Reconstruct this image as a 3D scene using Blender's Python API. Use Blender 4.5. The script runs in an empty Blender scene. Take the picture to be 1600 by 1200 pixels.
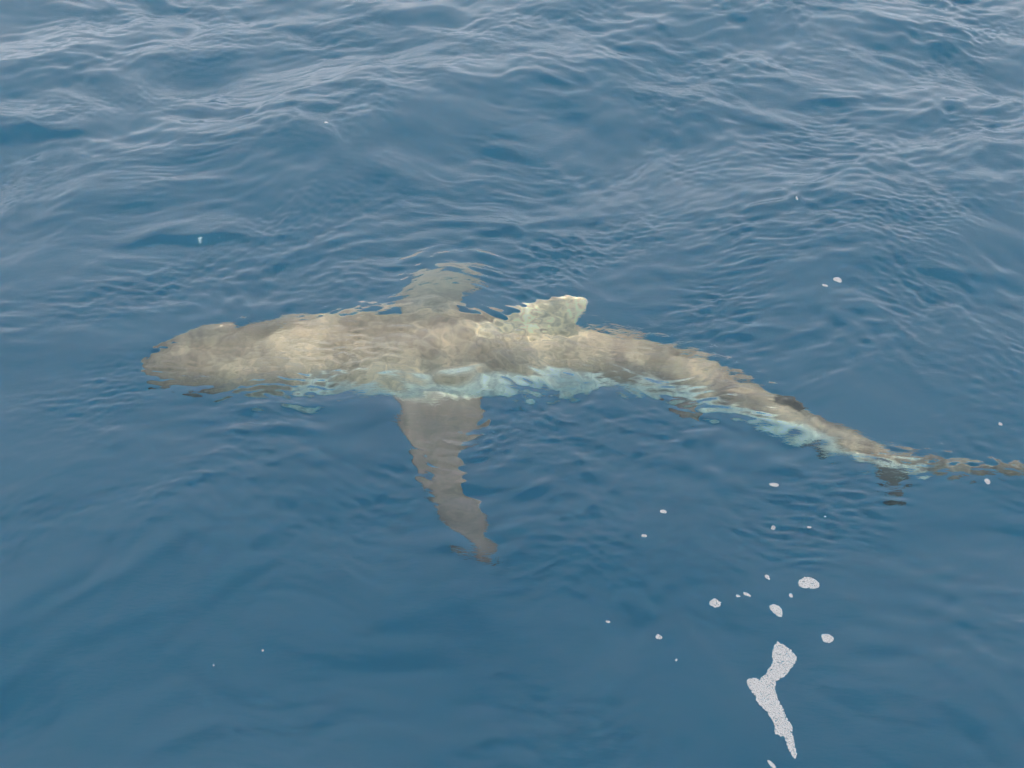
import bpy, bmesh, math, random
import numpy as np
from mathutils import Vector, kdtree
from mathutils.noise import noise as vnoise

random.seed(7)
sc = bpy.context.scene
C = sc.collection
R = math.radians

# ------------------------------------------------------------------ camera
cam_d = bpy.data.cameras.new('camera')
cam = bpy.data.objects.new('camera', cam_d)
C.objects.link(cam)
cam.location = (0.0, 0.0, 2.7)
cam.rotation_euler = (R(90 - 40), 0, 0)
cam_d.sensor_width = 36
cam_d.angle = R(45)
cam_d.clip_start = 0.05
cam_d.clip_end = 5000
sc.camera = cam

# ------------------------------------------------------------------ sky
SUN_EL, SUN_AZ = 77.0, 195.0          # degrees; azimuth clockwise from +y
SKY_STRENGTH = 0.10
w = bpy.data.worlds.new('World')
sc.world = w
w.use_nodes = True
nt = w.node_tree
nt.nodes.clear()
N = nt.nodes.new
L = nt.links.new
out = N('ShaderNodeOutputWorld')
bg = N('ShaderNodeBackground')
bg.inputs['Strength'].default_value = SKY_STRENGTH
sky = N('ShaderNodeTexSky')
sky.sky_type = 'NISHITA'
sky.sun_disc = False
sky.sun_elevation = R(SUN_EL)
sky.sun_rotation = R(SUN_AZ)
sky.dust_density = 0.6
tc = N('ShaderNodeTexCoord')
mp = N('ShaderNodeMapping')
mp.inputs['Scale'].default_value = (1.0, 1.0, 2.4)
nz = N('ShaderNodeTexNoise')
nz.inputs['Scale'].default_value = 2.3
nz.inputs['Detail'].default_value = 5
nz.inputs['Roughness'].default_value = 0.55
cr = N('ShaderNodeMapRange')
cr.interpolation_type = 'SMOOTHSTEP'
cr.inputs['From Min'].default_value = 0.36
cr.inputs['From Max'].default_value = 0.62
cr.inputs['To Min'].default_value = 0.85
cr.inputs['To Max'].default_value = 1.0
mix = N('ShaderNodeMix')
mix.data_type = 'RGBA'
sepz = N('ShaderNodeSeparateXYZ')
hz = N('ShaderNodeMapRange')                            # bright haze low in the sky, thinning out overhead
hz.interpolation_type = 'SMOOTHSTEP'
hz.inputs['From Min'].default_value = 0.60
hz.inputs['From Max'].default_value = 1.0
hz.inputs['To Min'].default_value = 0.0
hz.inputs['To Max'].default_value = 1.0
ccol = N('ShaderNodeMix'); ccol.data_type = 'RGBA'
ccol.inputs['A'].default_value = (16.0, 16.1, 17.0, 1)
ccol.inputs['B'].default_value = (6.4, 6.9, 8.0, 1)
L(tc.outputs['Generated'], sepz.inputs['Vector']); L(sepz.outputs['Z'], hz.inputs['Value'])
L(hz.outputs['Result'], ccol.inputs['Factor']); L(ccol.outputs['Result'], mix.inputs['B'])
L(tc.outputs['Generated'], mp.inputs['Vector'])
L(mp.outputs['Vector'], nz.inputs['Vector'])
L(nz.outputs['Fac'], cr.inputs['Value'])
gap = N('ShaderNodeMapRange')                           # the veil opens to clear blue overhead
gap.interpolation_type = 'SMOOTHSTEP'
gap.inputs['From Min'].default_value = 0.845
gap.inputs['From Max'].default_value = 0.91
gap.inputs['To Min'].default_value = 1.0
gap.inputs['To Max'].default_value = 0.05
gmul = N('ShaderNodeMath'); gmul.operation = 'MULTIPLY'
L(sepz.outputs['Z'], gap.inputs['Value']); L(cr.outputs['Result'], gmul.inputs[0]); L(gap.outputs['Result'], gmul.inputs[1])
L(gmul.outputs['Value'], mix.inputs['Factor'])
L(sky.outputs['Color'], mix.inputs['A'])
L(mix.outputs['Result'], bg.inputs['Color'])
L(bg.outputs['Background'], out.inputs['Surface'])

# ------------------------------------------------------------------ sun behind thin cloud
sd = bpy.data.lights.new('sun', 'SUN')
sd.energy = 2.7
sd.angle = R(5)
sd.color = (1.0, 0.93, 0.82)
sun = bpy.data.objects.new('sun', sd)
C.objects.link(sun)
el, az = R(SUN_EL), R(SUN_AZ)
dirv = Vector((math.sin(az) * math.cos(el), math.cos(az) * math.cos(el), math.sin(el)))
sun.rotation_euler = dirv.to_track_quat('Z', 'Y').to_euler()
sun.location = (0, 0, 20)

sc.view_settings.view_transform = 'Standard'
sc.view_settings.look = 'None'
sc.view_settings.gamma = 1
sc.view_settings.use_curve_mapping = False
sc.view_settings.exposure = 0.0

sc.render.engine = 'CYCLES'
cy = sc.cycles
cy.use_denoising = True
cy.use_adaptive_sampling = False
cy.max_bounces = 12
cy.transmission_bounces = 10
cy.diffuse_bounces = 4
cy.glossy_bounces = 3
cy.volume_bounces = 6
cy.caustics_refractive = True
cy.caustics_reflective = True
cy.blur_glossy = 0.2
cy.sample_clamp_indirect = 0

# ------------------------------------------------------------------ helpers
def tag(o, label=None, cat=None, group=None, kind=None):
    if label: o['label'] = label
    if cat: o['category'] = cat
    if group: o['group'] = group
    if kind: o['kind'] = kind
    return o

def fast_mesh(name, verts, faces, mat, smooth=True):
    """verts (n,3) array, faces list of lists or (m,k) array -> linked object"""
    me = bpy.data.meshes.new(name)
    if isinstance(faces, np.ndarray):
        m, k = faces.shape
        me.vertices.add(len(verts)); me.vertices.foreach_set('co', np.asarray(verts, np.float32).ravel())
        me.loops.add(m * k); me.loops.foreach_set('vertex_index', faces.astype(np.int32).ravel())
        me.polygons.add(m)
        me.polygons.foreach_set('loop_start', np.arange(0, m * k, k, dtype=np.int32))
        me.update(calc_edges=True)
    else:
        me.from_pydata([tuple(v) for v in verts], [], faces)
    me.polygons.foreach_set('use_smooth', np.full(len(me.polygons), smooth))
    me.update()
    if mat: me.materials.append(mat)
    o = bpy.data.objects.new(name, me)
    C.objects.link(o)
    return o

# ------------------------------------------------------------------ the sea surface
rng = np.random.default_rng(11)
def smooth01(x):
    x = np.clip(x, 0, 1)
    return x * x * (3 - 2 * x)

def lowfreq(x, y, lam, seed, n=7):
    """smooth random field, about -1..1"""
    r = np.random.default_rng(seed)
    s = 0
    for i in range(n):
        a = r.uniform(0, 2 * np.pi); l = lam * r.uniform(0.7, 1.5)
        s = s + np.sin((x * np.cos(a) + y * np.sin(a)) * 2 * np.pi / l + r.uniform(0, 6.28))
    return s / math.sqrt(n) / 1.1

WAVES = []   # lam, slope, direction, phase, family
def family(n, lo, hi, slope, dir0, spread, fam):
    for i in range(n):
        lam = lo * (hi / lo) ** ((i + rng.uniform(0.1, 0.9)) / n)
        WAVES.append((lam, slope / math.sqrt(n) * 1.414, R(dir0 + rng.normal(0, spread)), rng.uniform(0, 6.28), fam))
family(24, 0.65, 2.8, 0.085, 108, 36, 0)      # wind chop, crests rise to the right
family(34, 0.18, 0.65, 0.095, 102, 44, 1)
family(14, 0.22, 0.8, 0.045, 55, 26, 1)       # crossing chop
family(40, 0.062, 0.19, 0.110, 95, 44, 2)    # small wavelets
family(34, 0.026, 0.065, 0.080, 80, 40, 3)     # ripple packets

# single steeper crests: x, y, half length, front width, height, direction
CRESTS = [(-1.27, 4.12, 0.26, 0.034, 0.028, 0.10), (-2.10, 4.98, 0.26, 0.05, 0.026, -0.05),
          (-1.55, 4.36, 0.09, 0.03, 0.009, 0.0), (-0.02, 4.20, 0.30, 0.035, 0.013, 0.35),
          (1.55, 5.35, 0.22, 0.05, 0.018, 0.1), (-0.75, 4.02, 0.28, 0.032, 0.011, 0.45)]
def sea_height(x, y, sp=0.006):
    x = np.asarray(x, float); y = np.asarray(y, float)
    far = smooth01((y - 2.2) / 3.2)
    right = smooth01((x - 0.1) / 1.6)
    wake = np.exp(-((x - 0.1) / 1.7) ** 4 - ((y - 3.42) / 0.95) ** 4)      # the swimming shark ruffles the water above it
    gain = {0: (0.58 + 0.40 * far) * (1 - 0.55 * wake),
            1: (0.30 + 0.46 * far + 0.04 * right) * (1 - 0.50 * wake),
            2: (0.36 + 0.42 * far + 0.25 * right + 0.62 * wake) * (0.8 + 0.45 * lowfreq(x, y, 0.9, 5)),
            3: (0.38 + 0.50 * far + 0.3 * right + 1.25 * wake) * np.clip(0.7 + 0.8 * lowfreq(x, y, 0.55, 9), 0.1, 2.4)}
    calm = 1 - 0.68 * np.exp(-((x - 1.18) / 0.50) ** 2 - ((y - 3.05) / 0.36) ** 2)      # slick water above the tail
    for k_ in (0, 1, 2): gain[k_] = gain[k_] * calm
    # bend the crests so that no wave train runs dead straight
    wx = x + 0.09 * lowfreq(x, y, 1.4, 21) + 0.02 * lowfreq(x, y, 0.35, 22)
    wy = y + 0.09 * lowfreq(x, y, 1.6, 31) + 0.02 * lowfreq(x, y, 0.4, 32)
    h = 0
    for lam, sl, a, ph, fam in WAVES:
        wt = smooth01((lam / np.maximum(sp, 1e-4) - 2.2) / 2.5)
        t = (wx * np.cos(a) + wy * np.sin(a)) * 2 * np.pi / lam + ph
        h = h + gain[fam] * wt * (sl * lam / (2 * np.pi)) * (np.sin(t) + (0.24 * np.cos(2 * t) if fam < 2 else 0))
    for cx, cyy, ln, wd, ht, rot in CRESTS:
        u = (x - cx) * math.cos(rot) + (y - cyy) * math.sin(rot)
        v = -(x - cx) * math.sin(rot) + (y - cyy) * math.cos(rot)
        v = v + 0.012 * np.sin(u * 23 + cx * 9) + 0.10 * u * u
        h = h + ht * np.exp(-(u / ln) ** 2 - np.where(v < 0, v / wd, v / (wd * 4)) ** 2)
    return h

def axis(lo, hi, step_fn, far, growth=1.12):
    a = [lo]
    while a[-1] < hi: a.append(a[-1] + step_fn(a[-1]))
    s = step_fn(a[-1]); up = a[-1]
    while up < far: s *= growth; up += s; a.append(up)
    s = step_fn(lo); dn = lo; low = []
    while dn > -far: s *= growth; dn -= s; low.append(dn)
    return np.array(low[::-1] + a)

xs = axis(-3.5, 3.5, lambda v: 0.0062, 1500)
ys = axis(1.45, 7.6, lambda v: 0.0048 + 0.0016 * max(0, v - 2.6), 1500)
nx, ny = len(xs), len(ys)
GX, GY = np.meshgrid(xs, ys)
spx = np.gradient(xs); spy = np.gradient(ys)
SP = np.maximum(spx[None, :].repeat(ny, 0), spy[:, None].repeat(nx, 1))
GZ = sea_height(GX, GY, SP)

def node_mat(name):
    m = bpy.data.materials.new(name); m.use_nodes = True
    m.node_tree.nodes.clear()
    return m, m.node_tree.nodes.new, m.node_tree.links.new

# water: a refracting surface with fine ripples, filled with clear blue ocean water
mw, N, L = node_mat('sea_water')
o_ = N('ShaderNodeOutputMaterial')
gl = N('ShaderNodeBsdfGlass'); gl.inputs['IOR'].default_value = 1.333; gl.inputs['Roughness'].default_value = 0.0
gl.inputs['Color'].default_value = (1, 1, 1, 1)
geo = N('ShaderNodeNewGeometry')
mpw = N('ShaderNodeMapping'); mpw.inputs['Rotation'].default_value = (0, 0, R(28)); mpw.inputs['Scale'].default_value = (1, 2.2, 1)
n1 = N('ShaderNodeTexNoise'); n1.inputs['Scale'].default_value = 48; n1.inputs['Detail'].default_value = 3
n2 = N('ShaderNodeTexNoise'); n2.inputs['Scale'].default_value = 1.6; n2.inputs['Detail'].default_value = 2
mr = N('ShaderNodeMapRange'); mr.inputs['From Min'].default_value = 0.42; mr.inputs['From Max'].default_value = 0.66
mr.inputs['To Min'].default_value = 0.12; mr.inputs['To Max'].default_value = 1.0
mu = N('ShaderNodeMath'); mu.operation = 'MULTIPLY'
bp = N('ShaderNodeBump'); bp.inputs['Strength'].default_value = 1.0; bp.inputs['Distance'].default_value = 0.0020
L(geo.outputs['Position'], mpw.inputs['Vector']); L(mpw.outputs['Vector'], n1.inputs['Vector'])
L(geo.outputs['Position'], n2.inputs['Vector']); L(n2.outputs['Fac'], mr.inputs['Value'])
L(n1.outputs['Fac'], mu.inputs[0]); L(mr.outputs['Result'], mu.inputs[1])
L(mu.outputs['Value'], bp.inputs['Height']); L(bp.outputs['Normal'], gl.inputs['Normal'])
L(gl.outputs['BSDF'], o_.inputs['Surface'])
SCAT = (0.042, 0.082, 0.094)      # per metre
ABSB = (0.22, 0.083, 0.046)
def vol(kind, c):
    d = max(c); n = N(kind)
    n.inputs['Density'].default_value = d
    if kind.endswith('Absorption'): n.inputs['Color'].default_value = tuple(1 - v / d for v in c) + (1,)
    else: n.inputs['Color'].default_value = tuple(v / d for v in c) + (1,)
    return n
vs, va = vol('ShaderNodeVolumeScatter', SCAT), vol('ShaderNodeVolumeAbsorption', ABSB)
ad = N('ShaderNodeAddShader')
L(vs.outputs[0], ad.inputs[0]); L(va.outputs[0], ad.inputs[1]); L(ad.outputs[0], o_.inputs['Volume'])

verts = np.stack([GX.ravel(), GY.ravel(), GZ.ravel()], 1)
idx = np.arange(nx * ny).reshape(ny, nx)
quads = np.stack([idx[:-1, :-1].ravel(), idx[:-1, 1:].ravel(), idx[1:, 1:].ravel(), idx[1:, :-1].ravel()], 1)
DEPTH = -60.0
rim = np.concatenate([idx[0, :-1], idx[:-1, -1], idx[-1, :0:-1], idx[:0:-1, 0]])      # counter-clockwise
nr = len(rim); base = len(verts)
low = verts[rim].copy(); low[:, 2] = DEPTH
verts = np.concatenate([verts, low, [[0, 0, DEPTH]]])
a = np.arange(nr); b = (a + 1) % nr
walls = np.stack([rim[b], rim[a], base + a, base + b], 1)
# floor as quads to the centre vertex (pairs of rim edges)
a2 = np.arange(0, nr - 1, 2); 
floor = np.stack([np.full(len(a2), base + nr), base + (a2 + 2) % nr, base + a2 + 1, base + a2], 1)
if nr % 2: 
    fl_extra = True
sea = fast_mesh('sea', verts, np.concatenate([quads, walls, floor]), mw)
if nr % 2:
    bm = bmesh.new(); bm.from_mesh(sea.data); bm.verts.ensure_lookup_table()
    bm.faces.new([bm.verts[base + nr], bm.verts[base], bm.verts[base + nr - 1]]); bm.to_mesh(sea.data); bm.free()
sea['kind'] = 'structure'
sea['label'] = 'rippled deep blue open sea'

# ------------------------------------------------------------------ the shark
CL = np.array([  # x, y, z, half width, half height
    (-1.405, 3.640, -0.440, 0.004, 0.003),
    (-1.385, 3.642, -0.441, 0.052, 0.032),
    (-1.34, 3.648, -0.443, 0.088, 0.056),
    (-1.26, 3.660, -0.448, 0.120, 0.084),
    (-1.14, 3.680, -0.455, 0.147, 0.118),
    (-0.98, 3.703, -0.465, 0.168, 0.150),
    (-0.76, 3.722, -0.475, 0.186, 0.178),
    (-0.52, 3.730, -0.485, 0.203, 0.202),
    (-0.28, 3.735, -0.490, 0.203, 0.206),
    (-0.05, 3.737, -0.492, 0.190, 0.198),
    (0.20, 3.730, -0.494, 0.166, 0.178),
    (0.42, 3.700, -0.494, 0.141, 0.152),
    (0.62, 3.635, -0.492, 0.118, 0.127),
    (0.80, 3.525, -0.488, 0.096, 0.103),
    (0.96, 3.405, -0.482, 0.073, 0.080),
    (1.10, 3.295, -0.474, 0.053, 0.060),
    (1.22, 3.205, -0.464, 0.041, 0.048),
    (1.32, 3.140, -0.450, 0.030, 0.046),
    (1.42, 3.088, -0.425, 0.016, 0.038)])
seg = np.r_[0, np.cumsum(np.linalg.norm(np.diff(CL[:, :3], axis=0), axis=1))]
TOT = seg[-1]
def catmull(s):
    """smooth interpolation of CL rows along the arc length"""
    s = np.atleast_1d(s); o = np.zeros((len(s), 5))
    m = np.gradient(CL, seg, axis=0)
    for k, v in enumerate(s):
        i = min(max(np.searchsorted(seg, v) - 1, 0), len(seg) - 2)
        h = seg[i + 1] - seg[i]; t = (v - seg[i]) / h
        o[k] = ((2*t**3 - 3*t**2 + 1) * CL[i] + (t**3 - 2*t**2 + t) * h * m[i]
                + (-2*t**3 + 3*t**2) * CL[i + 1] + (t**3 - t**2) * h * m[i + 1])
        if i < 2: o[k, 3:] = CL[i, 3:] + (CL[i + 1, 3:] - CL[i, 3:]) * math.sqrt(t)
    return o
CL[1:5, 3:] *= 1.08; CL[3:9, 3:] *= 1.05
S = np.r_[np.linspace(0, 0.12, 14)[:-1], np.linspace(0.12, TOT, 120)]
P = catmull(S)
T = np.gradient(P[:, :3], S, axis=0); T /= np.linalg.norm(T, axis=1)[:, None]
SIDE = np.cross(T, [0, 0, 1.0]); SIDE /= np.linalg.norm(SIDE, axis=1)[:, None]     # points to the far side... sign checked below
UP = np.cross(SIDE, T)
NA = 48
src_v, src_c = [], []
faces = []
BROWN = np.array((0.58, 0.455, 0.280)); BROWN2 = np.array((0.20, 0.158, 0.105)); WHITE = np.array((0.90, 0.89, 0.70))
def hide_colour(p, s, ang):
    """p world point, s arc length, ang height on the section (-1 belly .. 1 back)"""
    nn = vnoise(Vector((p[0] * 3.0, p[1] * 3.0, p[2] * 3.0))) + 0.5 * vnoise(Vector((p[0] * 11, p[1] * 11, p[2] * 11)))
    edge = 0.20 + 0.17 * min(max((s - 0.9) / 0.5, 0), 1) + 0.26 * nn
    if s < 0.7: edge -= 1.1 * (1 - s / 0.7)
    if s > 2.45: edge += min(1.2 * (s - 2.45), 0.20)
    f = min(max((ang - edge) / 0.22 + 0.5, 0), 1); f = f * f * (3 - 2 * f)
    b = min(max(0.5 + 0.9 * nn, 0), 1)
    b *= 1 - 0.55 * math.exp(-((s - 0.25) / 0.36) ** 2)
    b += 0.7 * math.exp(-((s - 0.95) / 0.22) ** 2 - ((ang - 0.45) / 0.35) ** 2)      # caustic sunlight painted into the flank above the pectoral fin
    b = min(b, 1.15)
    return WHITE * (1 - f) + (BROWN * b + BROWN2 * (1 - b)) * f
for i in range(len(S)):
    hw, hh = max(P[i, 3], 0.002), max(P[i, 4], 0.002)
    for j in range(NA):
        a_ = 2 * math.pi * j / NA
        ca, sa = math.cos(a_), math.sin(a_)
        yy = hh * sa * (1.0 if sa > 0 else 0.93)
        p = P[i, :3] + SIDE[i] * hw * (abs(ca) ** 0.92) * np.sign(ca) + UP[i] * yy
        # five gill slits on each flank, shallow grooves ahead of the pectoral fins
        for g in range(5):
            gs = 0.66 + 0.055 * g
            if -0.45 < sa < 0.5:
                d_ = abs(S[i] - gs - 0.02 * (1 - sa))
                if d_ < 0.014: p = p - SIDE[i] * np.sign(ca) * 0.008 * (1 - d_ / 0.014)
        src_v.append(p)
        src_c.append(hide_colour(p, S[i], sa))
for i in range(len(S) - 1):
    for j in range(NA):
        k = (j + 1) % NA
        faces.append([i*NA + j, (i+1)*NA + j, (i+1)*NA + k, i*NA + k])
faces.append([j for j in range(NA)]); faces.append([(len(S)-1)*NA + j for j in range(NA)][::-1])

def fin(sections, thick0, thick1, colour, tip_white=0.0, n=9, tip_colour=None):
    """loft of aerofoil sections; each is (leading point, trailing point). Added to the body's vertices."""
    global src_v, src_c, faces
    secs = [(np.array(a, float), np.array(b, float)) for a, b in sections]
    # refine
    fine = []
    for k in range(len(secs) - 1):
        for t in (0, 0.25, 0.5, 0.75):
            fine.append((secs[k][0]*(1-t) + secs[k+1][0]*t, secs[k][1]*(1-t) + secs[k+1][1]*t))
    fine.append(secs[-1])
    m = len(fine)
    mids = np.array([(a + b) / 2 for a, b in fine])
    run = np.gradient(mids, axis=0)
    start = len(src_v)
    us = [0.5 * (1 - math.cos(math.pi * q / n)) for q in range(n + 1)]
    for k, (a, b) in enumerate(fine):
        f = k / (m - 1); ch = b - a
        nrm = np.cross(run[k], ch); nrm /= (np.linalg.norm(nrm) + 1e-9)
        th = thick0 * (1 - f) + thick1 * f
        ring = [(u, 1) for u in us] + [(u, -1) for u in us[-2:0:-1]]
        for u, sg in ring:
            t_ = th * (0.28 + 0.72 * 2.6 * (math.sqrt(u) * (1 - u) * 0.98)) * 0.5
            if u in (0, 1): t_ *= 0.5
            p = a + ch * u + nrm * sg * t_
            src_v.append(p)
            nn = vnoise(Vector(p * 9)) + 0.5 * vnoise(Vector(p * 30))
            wv = min(max((f - (1 - tip_white) + 0.12 * nn) / 0.14, 0), 1) if tip_white else 0
            bb = min(max(0.5 + 0.9 * nn, 0), 1)
            cc = colour if tip_colour is None else colour * (1 - f) + tip_colour * f
            src_c.append((cc * bb + cc * 0.8 * (1 - bb)) * (1 - wv) + WHITE * wv)
    rn = 2 * n
    for k in range(m - 1):
        for q in range(rn):
            r_ = (q + 1) % rn
            faces.append([start + k*rn + q, start + (k+1)*rn + q, start + (k+1)*rn + r_, start + k*rn + r_])
    faces.append([start + q for q in range(rn)][::-1]); faces.append([start + (m-1)*rn + q for q in range(rn)])

FIN = np.array((0.215, 0.165, 0.110))
near_pec = [((-0.49, 3.66, -0.54), (-0.14, 3.66, -0.54)),
            ((-0.475, 3.56, -0.560), (-0.115, 3.56, -0.560)), ((-0.440, 3.441, -0.575), (-0.100, 3.450, -0.575)),
            ((-0.415, 3.386, -0.59), (-0.108, 3.395, -0.59)), ((-0.389, 3.333, -0.61), (-0.160, 3.345, -0.61)),
            ((-0.369, 3.297, -0.63), (-0.195, 3.305, -0.63)), ((-0.315, 3.179, -0.67), (-0.162, 3.179, -0.67)),
            ((-0.250, 3.057, -0.72), (-0.100, 3.060, -0.72)), ((-0.210, 2.978, -0.76), (-0.055, 2.985, -0.76)),
            ((-0.175, 2.932, -0.78), (-0.035, 2.940, -0.78)), ((-0.125, 2.892, -0.79), (-0.045, 2.900, -0.79))]
fin(near_pec, 0.045, 0.012, FIN, tip_colour=np.array((0.125, 0.080, 0.060)))
far_pec = [((a[0] - 0.30 * (3.66 - a[1]), 7.46 - a[1] + 0.14 * (3.66 - a[1]), a[2] - 0.32 * (3.66 - a[1])),
            (b[0] - 0.10 * (3.66 - b[1]), 7.46 - b[1] + 0.14 * (3.66 - b[1]), b[2] - 0.32 * (3.66 - b[1]))) for a, b in near_pec]
fin(far_pec, 0.045, 0.012, np.array((0.42, 0.32, 0.21)))
# first dorsal fin: tall, round tipped, swept back
DORSAL = [((-0.20, 3.735, -0.36), (0.24, 3.728, -0.36)), ((-0.15, 3.735, -0.29), (0.245, 3.726, -0.29)),
     ((-0.07, 3.734, -0.235), (0.245, 3.724, -0.25)), ((0.00, 3.730, -0.175), (0.258, 3.720, -0.21)),
     ((0.055, 3.726, -0.125), (0.272, 3.716, -0.165)), ((0.105, 3.722, -0.088), (0.284, 3.712, -0.13)),
     ((0.150, 3.718, -0.062), (0.282, 3.710, -0.09)), ((0.195, 3.714, -0.048), (0.280, 3.710, -0.065)),
     ((0.225, 3.714, -0.045), (0.262, 3.710, -0.052))]
DORSAL = [tuple((q[0], q[1] + 0.22 * (q[2] + 0.33), q[2] - 0.09 * (q[2] + 0.33)) for q in sec) for sec in DORSAL]   # heeled over a little
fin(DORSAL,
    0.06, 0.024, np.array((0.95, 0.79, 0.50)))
# second dorsal
fin([((0.90, 3.453, -0.43), (1.03, 3.353, -0.43)), ((0.945, 3.42, -0.38), (1.045, 3.342, -0.38)),
     ((0.985, 3.39, -0.335), (1.065, 3.327, -0.345))], 0.022, 0.010, FIN * 0.7)
# pelvic fins
for sgn in (1, -1):
    def pf(x, off, z):
        i = int(np.argmin(abs(P[:, 0] - x))); q = P[i, :3] + SIDE[i] * sgn * off; return (q[0], q[1], z)
    fin([(pf(0.62, 0.05, -0.56), pf(0.74, 0.05, -0.56)), (pf(0.64, 0.10, -0.58), pf(0.75, 0.09, -0.58)),
         (pf(0.69, 0.14, -0.60), pf(0.765, 0.115, -0.595))], 0.022, 0.010, FIN)
# anal fin
fin([((1.00, 3.373, -0.52), (1.11, 3.288, -0.51)), ((1.04, 3.343, -0.57), (1.12, 3.281, -0.555)),
     ((1.08, 3.313, -0.605), (1.14, 3.266, -0.59))], 0.018, 0.010, FIN)
# tail: lower lobe, then the long upper lobe
fin([((1.25, 3.187, -0.46), (1.40, 3.10, -0.44)), ((1.275, 3.170, -0.52), (1.39, 3.105, -0.50)),
     ((1.30, 3.150, -0.59), (1.375, 3.112, -0.575)), ((1.325, 3.135, -0.65), (1.37, 3.113, -0.645)),
     ((1.345, 3.125, -0.69), (1.368, 3.113, -0.688))], 0.024, 0.010, FIN)
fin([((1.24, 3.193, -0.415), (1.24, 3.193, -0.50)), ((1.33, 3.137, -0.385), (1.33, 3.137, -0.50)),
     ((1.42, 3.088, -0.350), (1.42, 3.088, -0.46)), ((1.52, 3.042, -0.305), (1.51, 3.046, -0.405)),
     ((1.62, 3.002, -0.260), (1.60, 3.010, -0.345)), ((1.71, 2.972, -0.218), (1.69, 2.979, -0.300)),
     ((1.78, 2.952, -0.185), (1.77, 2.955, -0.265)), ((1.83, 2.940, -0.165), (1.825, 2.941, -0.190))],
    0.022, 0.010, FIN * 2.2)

ms, N, L = node_mat('shark_skin')
o_ = N('ShaderNodeOutputMaterial'); pb = N('ShaderNodeBsdfPrincipled')
pb.inputs['Roughness'].default_value = 0.55
at_ = N('ShaderNodeAttribute'); at_.attribute_name = 'hide'
tcn = N('ShaderNodeTexCoord')
na = N('ShaderNodeTexNoise'); na.inputs['Scale'].default_value = 7; na.inputs['Detail'].default_value = 6; na.inputs['Roughness'].default_value = 0.62
rm = N('ShaderNodeMapRange'); rm.inputs['From Min'].default_value = 0.3; rm.inputs['From Max'].default_value = 0.7
rm.inputs['To Min'].default_value = 0.55; rm.inputs['To Max'].default_value = 1.45
mm = N('ShaderNodeMix'); mm.data_type = 'RGBA'; mm.blend_type = 'MULTIPLY'; mm.inputs['Factor'].default_value = 1
cmb = N('ShaderNodeCombineColor')
L(tcn.outputs['Object'], na.inputs['Vector']); L(na.outputs['Fac'], rm.inputs['Value'])
for c_ in ('Red', 'Green', 'Blue'): L(rm.outputs['Result'], cmb.inputs[c_])
nf = N('ShaderNodeTexNoise'); nf.inputs['Scale'].default_value = 42; nf.inputs['Detail'].default_value = 4
rf = N('ShaderNodeMapRange'); rf.inputs['From Min'].default_value = 0.35; rf.inputs['From Max'].default_value = 0.65
rf.inputs['To Min'].default_value = 0.72; rf.inputs['To Max'].default_value = 1.30
mf2 = N('ShaderNodeMix'); mf2.data_type = 'RGBA'; mf2.blend_type = 'MULTIPLY'; mf2.inputs['Factor'].default_value = 1
L(tcn.outputs['Object'], nf.inputs['Vector']); L(nf.outputs['Fac'], rf.inputs['Value'])
L(rf.outputs['Result'], mf2.inputs['B']); L(at_.outputs['Color'], mf2.inputs['A'])
L(mf2.outputs['Result'], mm.inputs['A']); L(cmb.outputs['Color'], mm.inputs['B'])
L(mm.outputs['Result'], pb.inputs['Base Color'])
nb = N('ShaderNodeTexNoise'); nb.inputs['Scale'].default_value = 400
bb_ = N('ShaderNodeBump'); bb_.inputs['Strength'].default_value = 0.2; bb_.inputs['Distance'].default_value = 0.001
L(tcn.outputs['Object'], nb.inputs['Vector']); L(nb.outputs['Fac'], bb_.inputs['Height']); L(bb_.outputs['Normal'], pb.inputs['Normal'])
L(pb.outputs['BSDF'], o_.inputs['Surface'])

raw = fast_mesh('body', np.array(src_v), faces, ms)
bm = bmesh.new(); bm.from_mesh(raw.data); bmesh.ops.recalc_face_normals(bm, faces=bm.faces); bm.to_mesh(raw.data); bm.free()
md = raw.modifiers.new('r', 'REMESH'); md.mode = 'VOXEL'; md.voxel_size = 0.0055; md.use_smooth_shade = True
m2 = raw.modifiers.new('s', 'SMOOTH'); m2.factor = 0.5; m2.iterations = 3
dg = bpy.context.evaluated_depsgraph_get()
me = bpy.data.meshes.new_from_object(raw.evaluated_get(dg))
raw.modifiers.clear(); old = raw.data; raw.data = me; me.name = 'body'
if not me.materials: me.materials.append(ms)
kd = kdtree.KDTree(len(src_v))
for i, v in enumerate(src_v): kd.insert(v, i)
kd.balance()
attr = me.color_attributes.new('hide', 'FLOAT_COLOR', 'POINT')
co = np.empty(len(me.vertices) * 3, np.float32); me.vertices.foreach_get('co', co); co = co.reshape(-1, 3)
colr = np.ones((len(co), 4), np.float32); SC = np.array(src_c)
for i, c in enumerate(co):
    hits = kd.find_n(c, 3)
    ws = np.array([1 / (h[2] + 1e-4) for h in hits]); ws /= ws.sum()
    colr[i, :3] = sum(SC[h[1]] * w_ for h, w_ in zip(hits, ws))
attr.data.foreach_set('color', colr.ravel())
shark = bpy.data.objects.new('shark', None); C.objects.link(shark)
shark.location = (-0.1, 3.73, -0.7)
tag(shark, 'large bronze-brown shark with white belly swimming left just under the water surface', 'shark')
raw.parent = shark; raw.matrix_parent_inverse.identity(); raw.location = (0.1, -3.73, 0.7)
bpy.data.meshes.remove(old)

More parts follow.
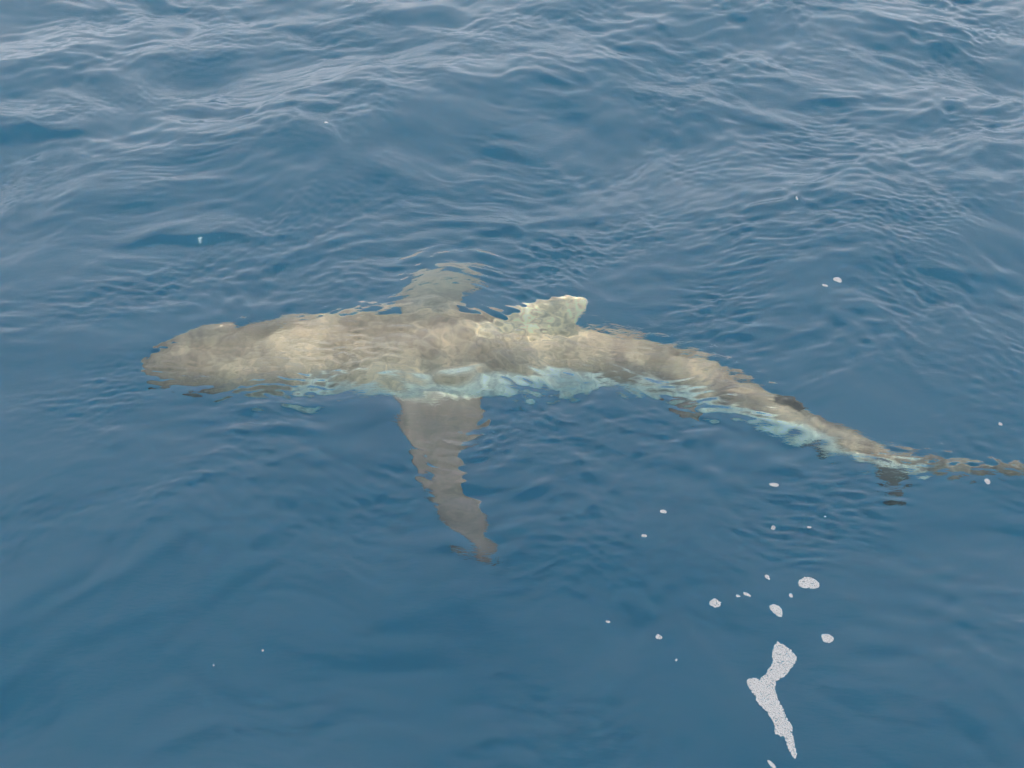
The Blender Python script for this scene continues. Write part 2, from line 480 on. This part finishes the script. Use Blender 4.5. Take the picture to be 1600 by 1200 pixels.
# eyes, small discs with a dark pupil at the sides of the head
mey, N, L = node_mat('eye_dark'); o_ = N('ShaderNodeOutputMaterial'); pb = N('ShaderNodeBsdfPrincipled')
pb.inputs['Base Color'].default_value = (0.01, 0.01, 0.012, 1); pb.inputs['Roughness'].default_value = 0.15
L(pb.outputs['BSDF'], o_.inputs['Surface'])
for sgn in (1, -1):
    i = int(np.argmin(abs(S - 0.235)))
    q = P[i, :3] + SIDE[i] * sgn * (P[i, 3] - 0.004) + UP[i] * 0.018
    bm = bmesh.new(); bmesh.ops.create_uvsphere(bm, u_segments=16, v_segments=10, radius=0.009)
    e = bpy.data.meshes.new('eye'); bm.to_mesh(e); bm.free(); e.materials.append(mey)
    for p_ in e.polygons: p_.use_smooth = True
    eo = bpy.data.objects.new('eye', e); C.objects.link(eo); eo.parent = shark
    eo.location = tuple(q - np.array((-0.1, 3.73, -0.7)))

# ------------------------------------------------------------------ foam
mf, N, L = node_mat('foam'); o_ = N('ShaderNodeOutputMaterial'); pb = N('ShaderNodeBsdfPrincipled')
pb.inputs['Base Color'].default_value = (0.33, 0.345, 0.36, 1); pb.inputs['Roughness'].default_value = 0.4
L(pb.outputs['BSDF'], o_.inputs['Surface'])
# one bubble: the upper two thirds of a little sphere
bub = []
for ring, (ph, n) in enumerate(((90, 1), (48, 6), (8, 8), (-32, 6))):
    for j in range(n):
        t = 2 * math.pi * (j + 0.5 * ring) / n
        bub.append((math.cos(R(ph)) * math.cos(t), math.cos(R(ph)) * math.sin(t), math.sin(R(ph))))
bmb = bmesh.new()
for v in bub: bmb.verts.new(v)
bmesh.ops.convex_hull(bmb, input=bmb.verts); bmb.verts.index_update(); bmb.faces.ensure_lookup_table()
BV = np.array([v.co[:] for v in bmb.verts]); BF = np.array([[v.index for v in f.verts] for f in bmb.faces if len(f.verts) == 3])
bmb.free()

def inside(poly, x, y):
    c = False; n = len(poly); j = n - 1
    for i in range(n):
        xi, yi = poly[i]; xj, yj = poly[j]
        if (yi > y) != (yj > y) and x < (xj - xi) * (y - yi) / (yj - yi) + xi: c = not c
        j = i
    return c

def foam_patch(poly, label, cat='foam', name='foam_patch', group=None, step=0.0027, seed=0, wb=0.002):
    r = random.Random(seed)
    xs_ = [p[0] for p in poly]; ys_ = [p[1] for p in poly]
    pts = []
    y = min(ys_); row = 0
    while y < max(ys_) + step:
        x = min(xs_) + (step / 2 if row % 2 else 0)
        while x < max(xs_) + step:
            px, py = x + r.uniform(-.36, .36) * step, y + r.uniform(-.36, .36) * step
            nn = vnoise(Vector((px * 60, py * 60, seed))); wob = vnoise(Vector((px * 120, py * 120, 3 + seed)))
            if inside(poly, px + wb * wob, py + wb * vnoise(Vector((px * 120, 9 + seed, py * 120)))) and r.random() > 0.02 + max(0, nn) * 0.34:
                pts.append((px, py, step * r.uniform(0.50, 0.86) * (1.0 if r.random() > 0.06 else 1.5)))
            x += step
        y += step * 0.87; row += 1
    cx, cyy = sum(xs_) / len(xs_), sum(ys_) / len(ys_)
    if not pts: pts = [(cx, cyy, step * 0.6)]
    A = np.array(pts); H = sea_height(A[:, 0], A[:, 1])
    V = []; F = []
    for k in range(len(A)):
        rr = A[k, 2]; 
        V.append(BV * (rr, rr, rr * r.uniform(0.6, 0.95)) + (A[k, 0] - cx, A[k, 1] - cyy, H[k] + rr * 0.22))
        F.append(BF + k * len(BV))
    o = fast_mesh(name, np.concatenate(V), np.concatenate(F), mf)
    o.location = (cx, cyy, 0)
    return tag(o, label, cat, group)

BIG = [(0.724, 2.129), (0.742, 2.119), (0.756, 2.101), (0.767, 2.08), (0.764, 2.065), (0.746, 2.041), (0.724, 2.015), (0.698, 2.0), (0.691, 1.974), (0.693, 1.94), (0.702, 1.909), (0.704, 1.884), (0.716, 1.855), (0.712, 1.836), (0.713, 1.82), (0.712, 1.773), (0.707, 1.76), (0.699, 1.769), (0.694, 1.793), (0.691, 1.823), (0.668, 1.833), (0.67, 1.849), (0.67, 1.871), (0.658, 1.901), (0.639, 1.926), (0.636, 1.951), (0.625, 1.974), (0.62, 1.997), (0.627, 2.009), (0.645, 2.011), (0.659, 2.009), (0.678, 2.026), (0.704, 2.068), (0.701, 2.086), (0.712, 2.116)]
foam_patch(BIG, 'long crooked patch of white foam bubbles floating near the bottom right', seed=1)

def blob(cx, cy, rx, ry, rot, seed):
    r = random.Random(seed); n = 18; o = []
    a1, a2 = r.uniform(0, 6.28), r.uniform(0, 6.28)
    for k in range(n):
        t = 2 * math.pi * k / n
        q = 1 + 0.10 * math.sin(2 * t + a1) + 0.07 * math.sin(3 * t + a2) + r.uniform(-.04, .04)
        x, y = rx * q * math.cos(t), ry * q * math.sin(t)
        o.append((cx + x * math.cos(rot) - y * math.sin(rot), cy + x * math.sin(rot) + y * math.cos(rot)))
    return o
G = 'foam patches floating near the crooked one'
BLOBS = [
 (0.847, 2.337, .027, .024, 0, 'oval foam patch, biggest of the separate round ones'),
 (0.738, 2.237, .013, .025, .45, 'upright teardrop foam patch right above the long crooked patch'),
 (0.570, 2.261, .015, .014, .3, 'roundish foam patch, leftmost of the mid-sized ones'),
 (0.862, 2.141, .018, .014, -.8, 'slanted foam patch right of the top of the long crooked patch'),
 (0.663, 2.292, .011, .006, -.5, 'small slanted foam fleck right of the leftmost roundish patch'),
 (0.637, 2.285, .006, .005, -.4, 'tiny faint foam fleck just left of the small slanted fleck'),
 (0.732, 2.358, .009, .006, -.8, 'small foam fleck above the upright teardrop foam patch'),
 (0.788, 2.290, .005, .007, 0, 'small foam dot just left below the biggest oval foam patch'),
 (0.402, 2.150, .008, .008, 0, 'lone foam dot well left of the long crooked patch')]
for k, (x, y, rx, ry, rot, lab) in enumerate(BLOBS):
    foam_patch(blob(x, y, rx, ry, rot, k + 3), lab, group=G, seed=k + 2, step=0.0023, wb=0.001)
G2 = 'tiny white foam flecks scattered on the water'
FLECKS = [
 (1.226, 3.818, .014, .016, .3, 'bright white foam fleck of the pair above the shark tail'),
 (1.170, 3.777, .010, .007, -.2, 'smaller flat foam fleck, lower left one of the pair above the tail'),
 (1.482, 2.756, .009, .010, 0, 'white foam fleck below the tip of the shark tail near right edge'),
 (0.812, 2.731, .014, .008, -.3, 'long thin foam fleck below the shark tail base'),
 (0.457, 2.611, .009, .008, 0, 'foam fleck in open water right of the pectoral fin tip'),
 (0.390, 2.510, .007, .006, 0, 'foam fleck lower left of the one right of the pectoral fin'),
 (0.781, 2.554, .007, .006, 0, 'foam fleck below the long thin one'),
 (0.888, 2.556, .006, .005, 0, 'faint foam fleck right of the one below the long thin fleck'),
 (0.646, 1.743, .005, .016, .5, 'thin foam sliver cut by the bottom edge of the view'),
 (-0.830, 4.979, .008, .008, 0, 'foam speck among the wavelets in the upper left'),
 (1.172, 4.388, .004, .010, 0, 'foam speck high above the tail in the upper right'),
 (1.596, 3.009, .006, .007, 0, 'foam speck just above the shark tail tip'),
 (-0.803, 2.062, .003, .003, 0, 'pinpoint foam speck in calm water at lower left, the left one of two'),
 (-0.679, 2.113, .003, .003, 0, 'pinpoint foam speck in calm water at lower left, the right one of two'),
 (0.266, 2.203, .006, .003, -.3, 'faint foam speck left above the lone dot in calm water'),
 (0.442, 2.070, .003, .003, 0, 'pinpoint foam speck right below the lone dot in calm water')]
for k, (x, y, rx, ry, rot, lab) in enumerate(FLECKS):
    foam_patch(blob(x, y, rx, ry, rot, k + 40), lab, name='foam_fleck', group=G2, seed=k + 40, step=0.0017, wb=0.0005)
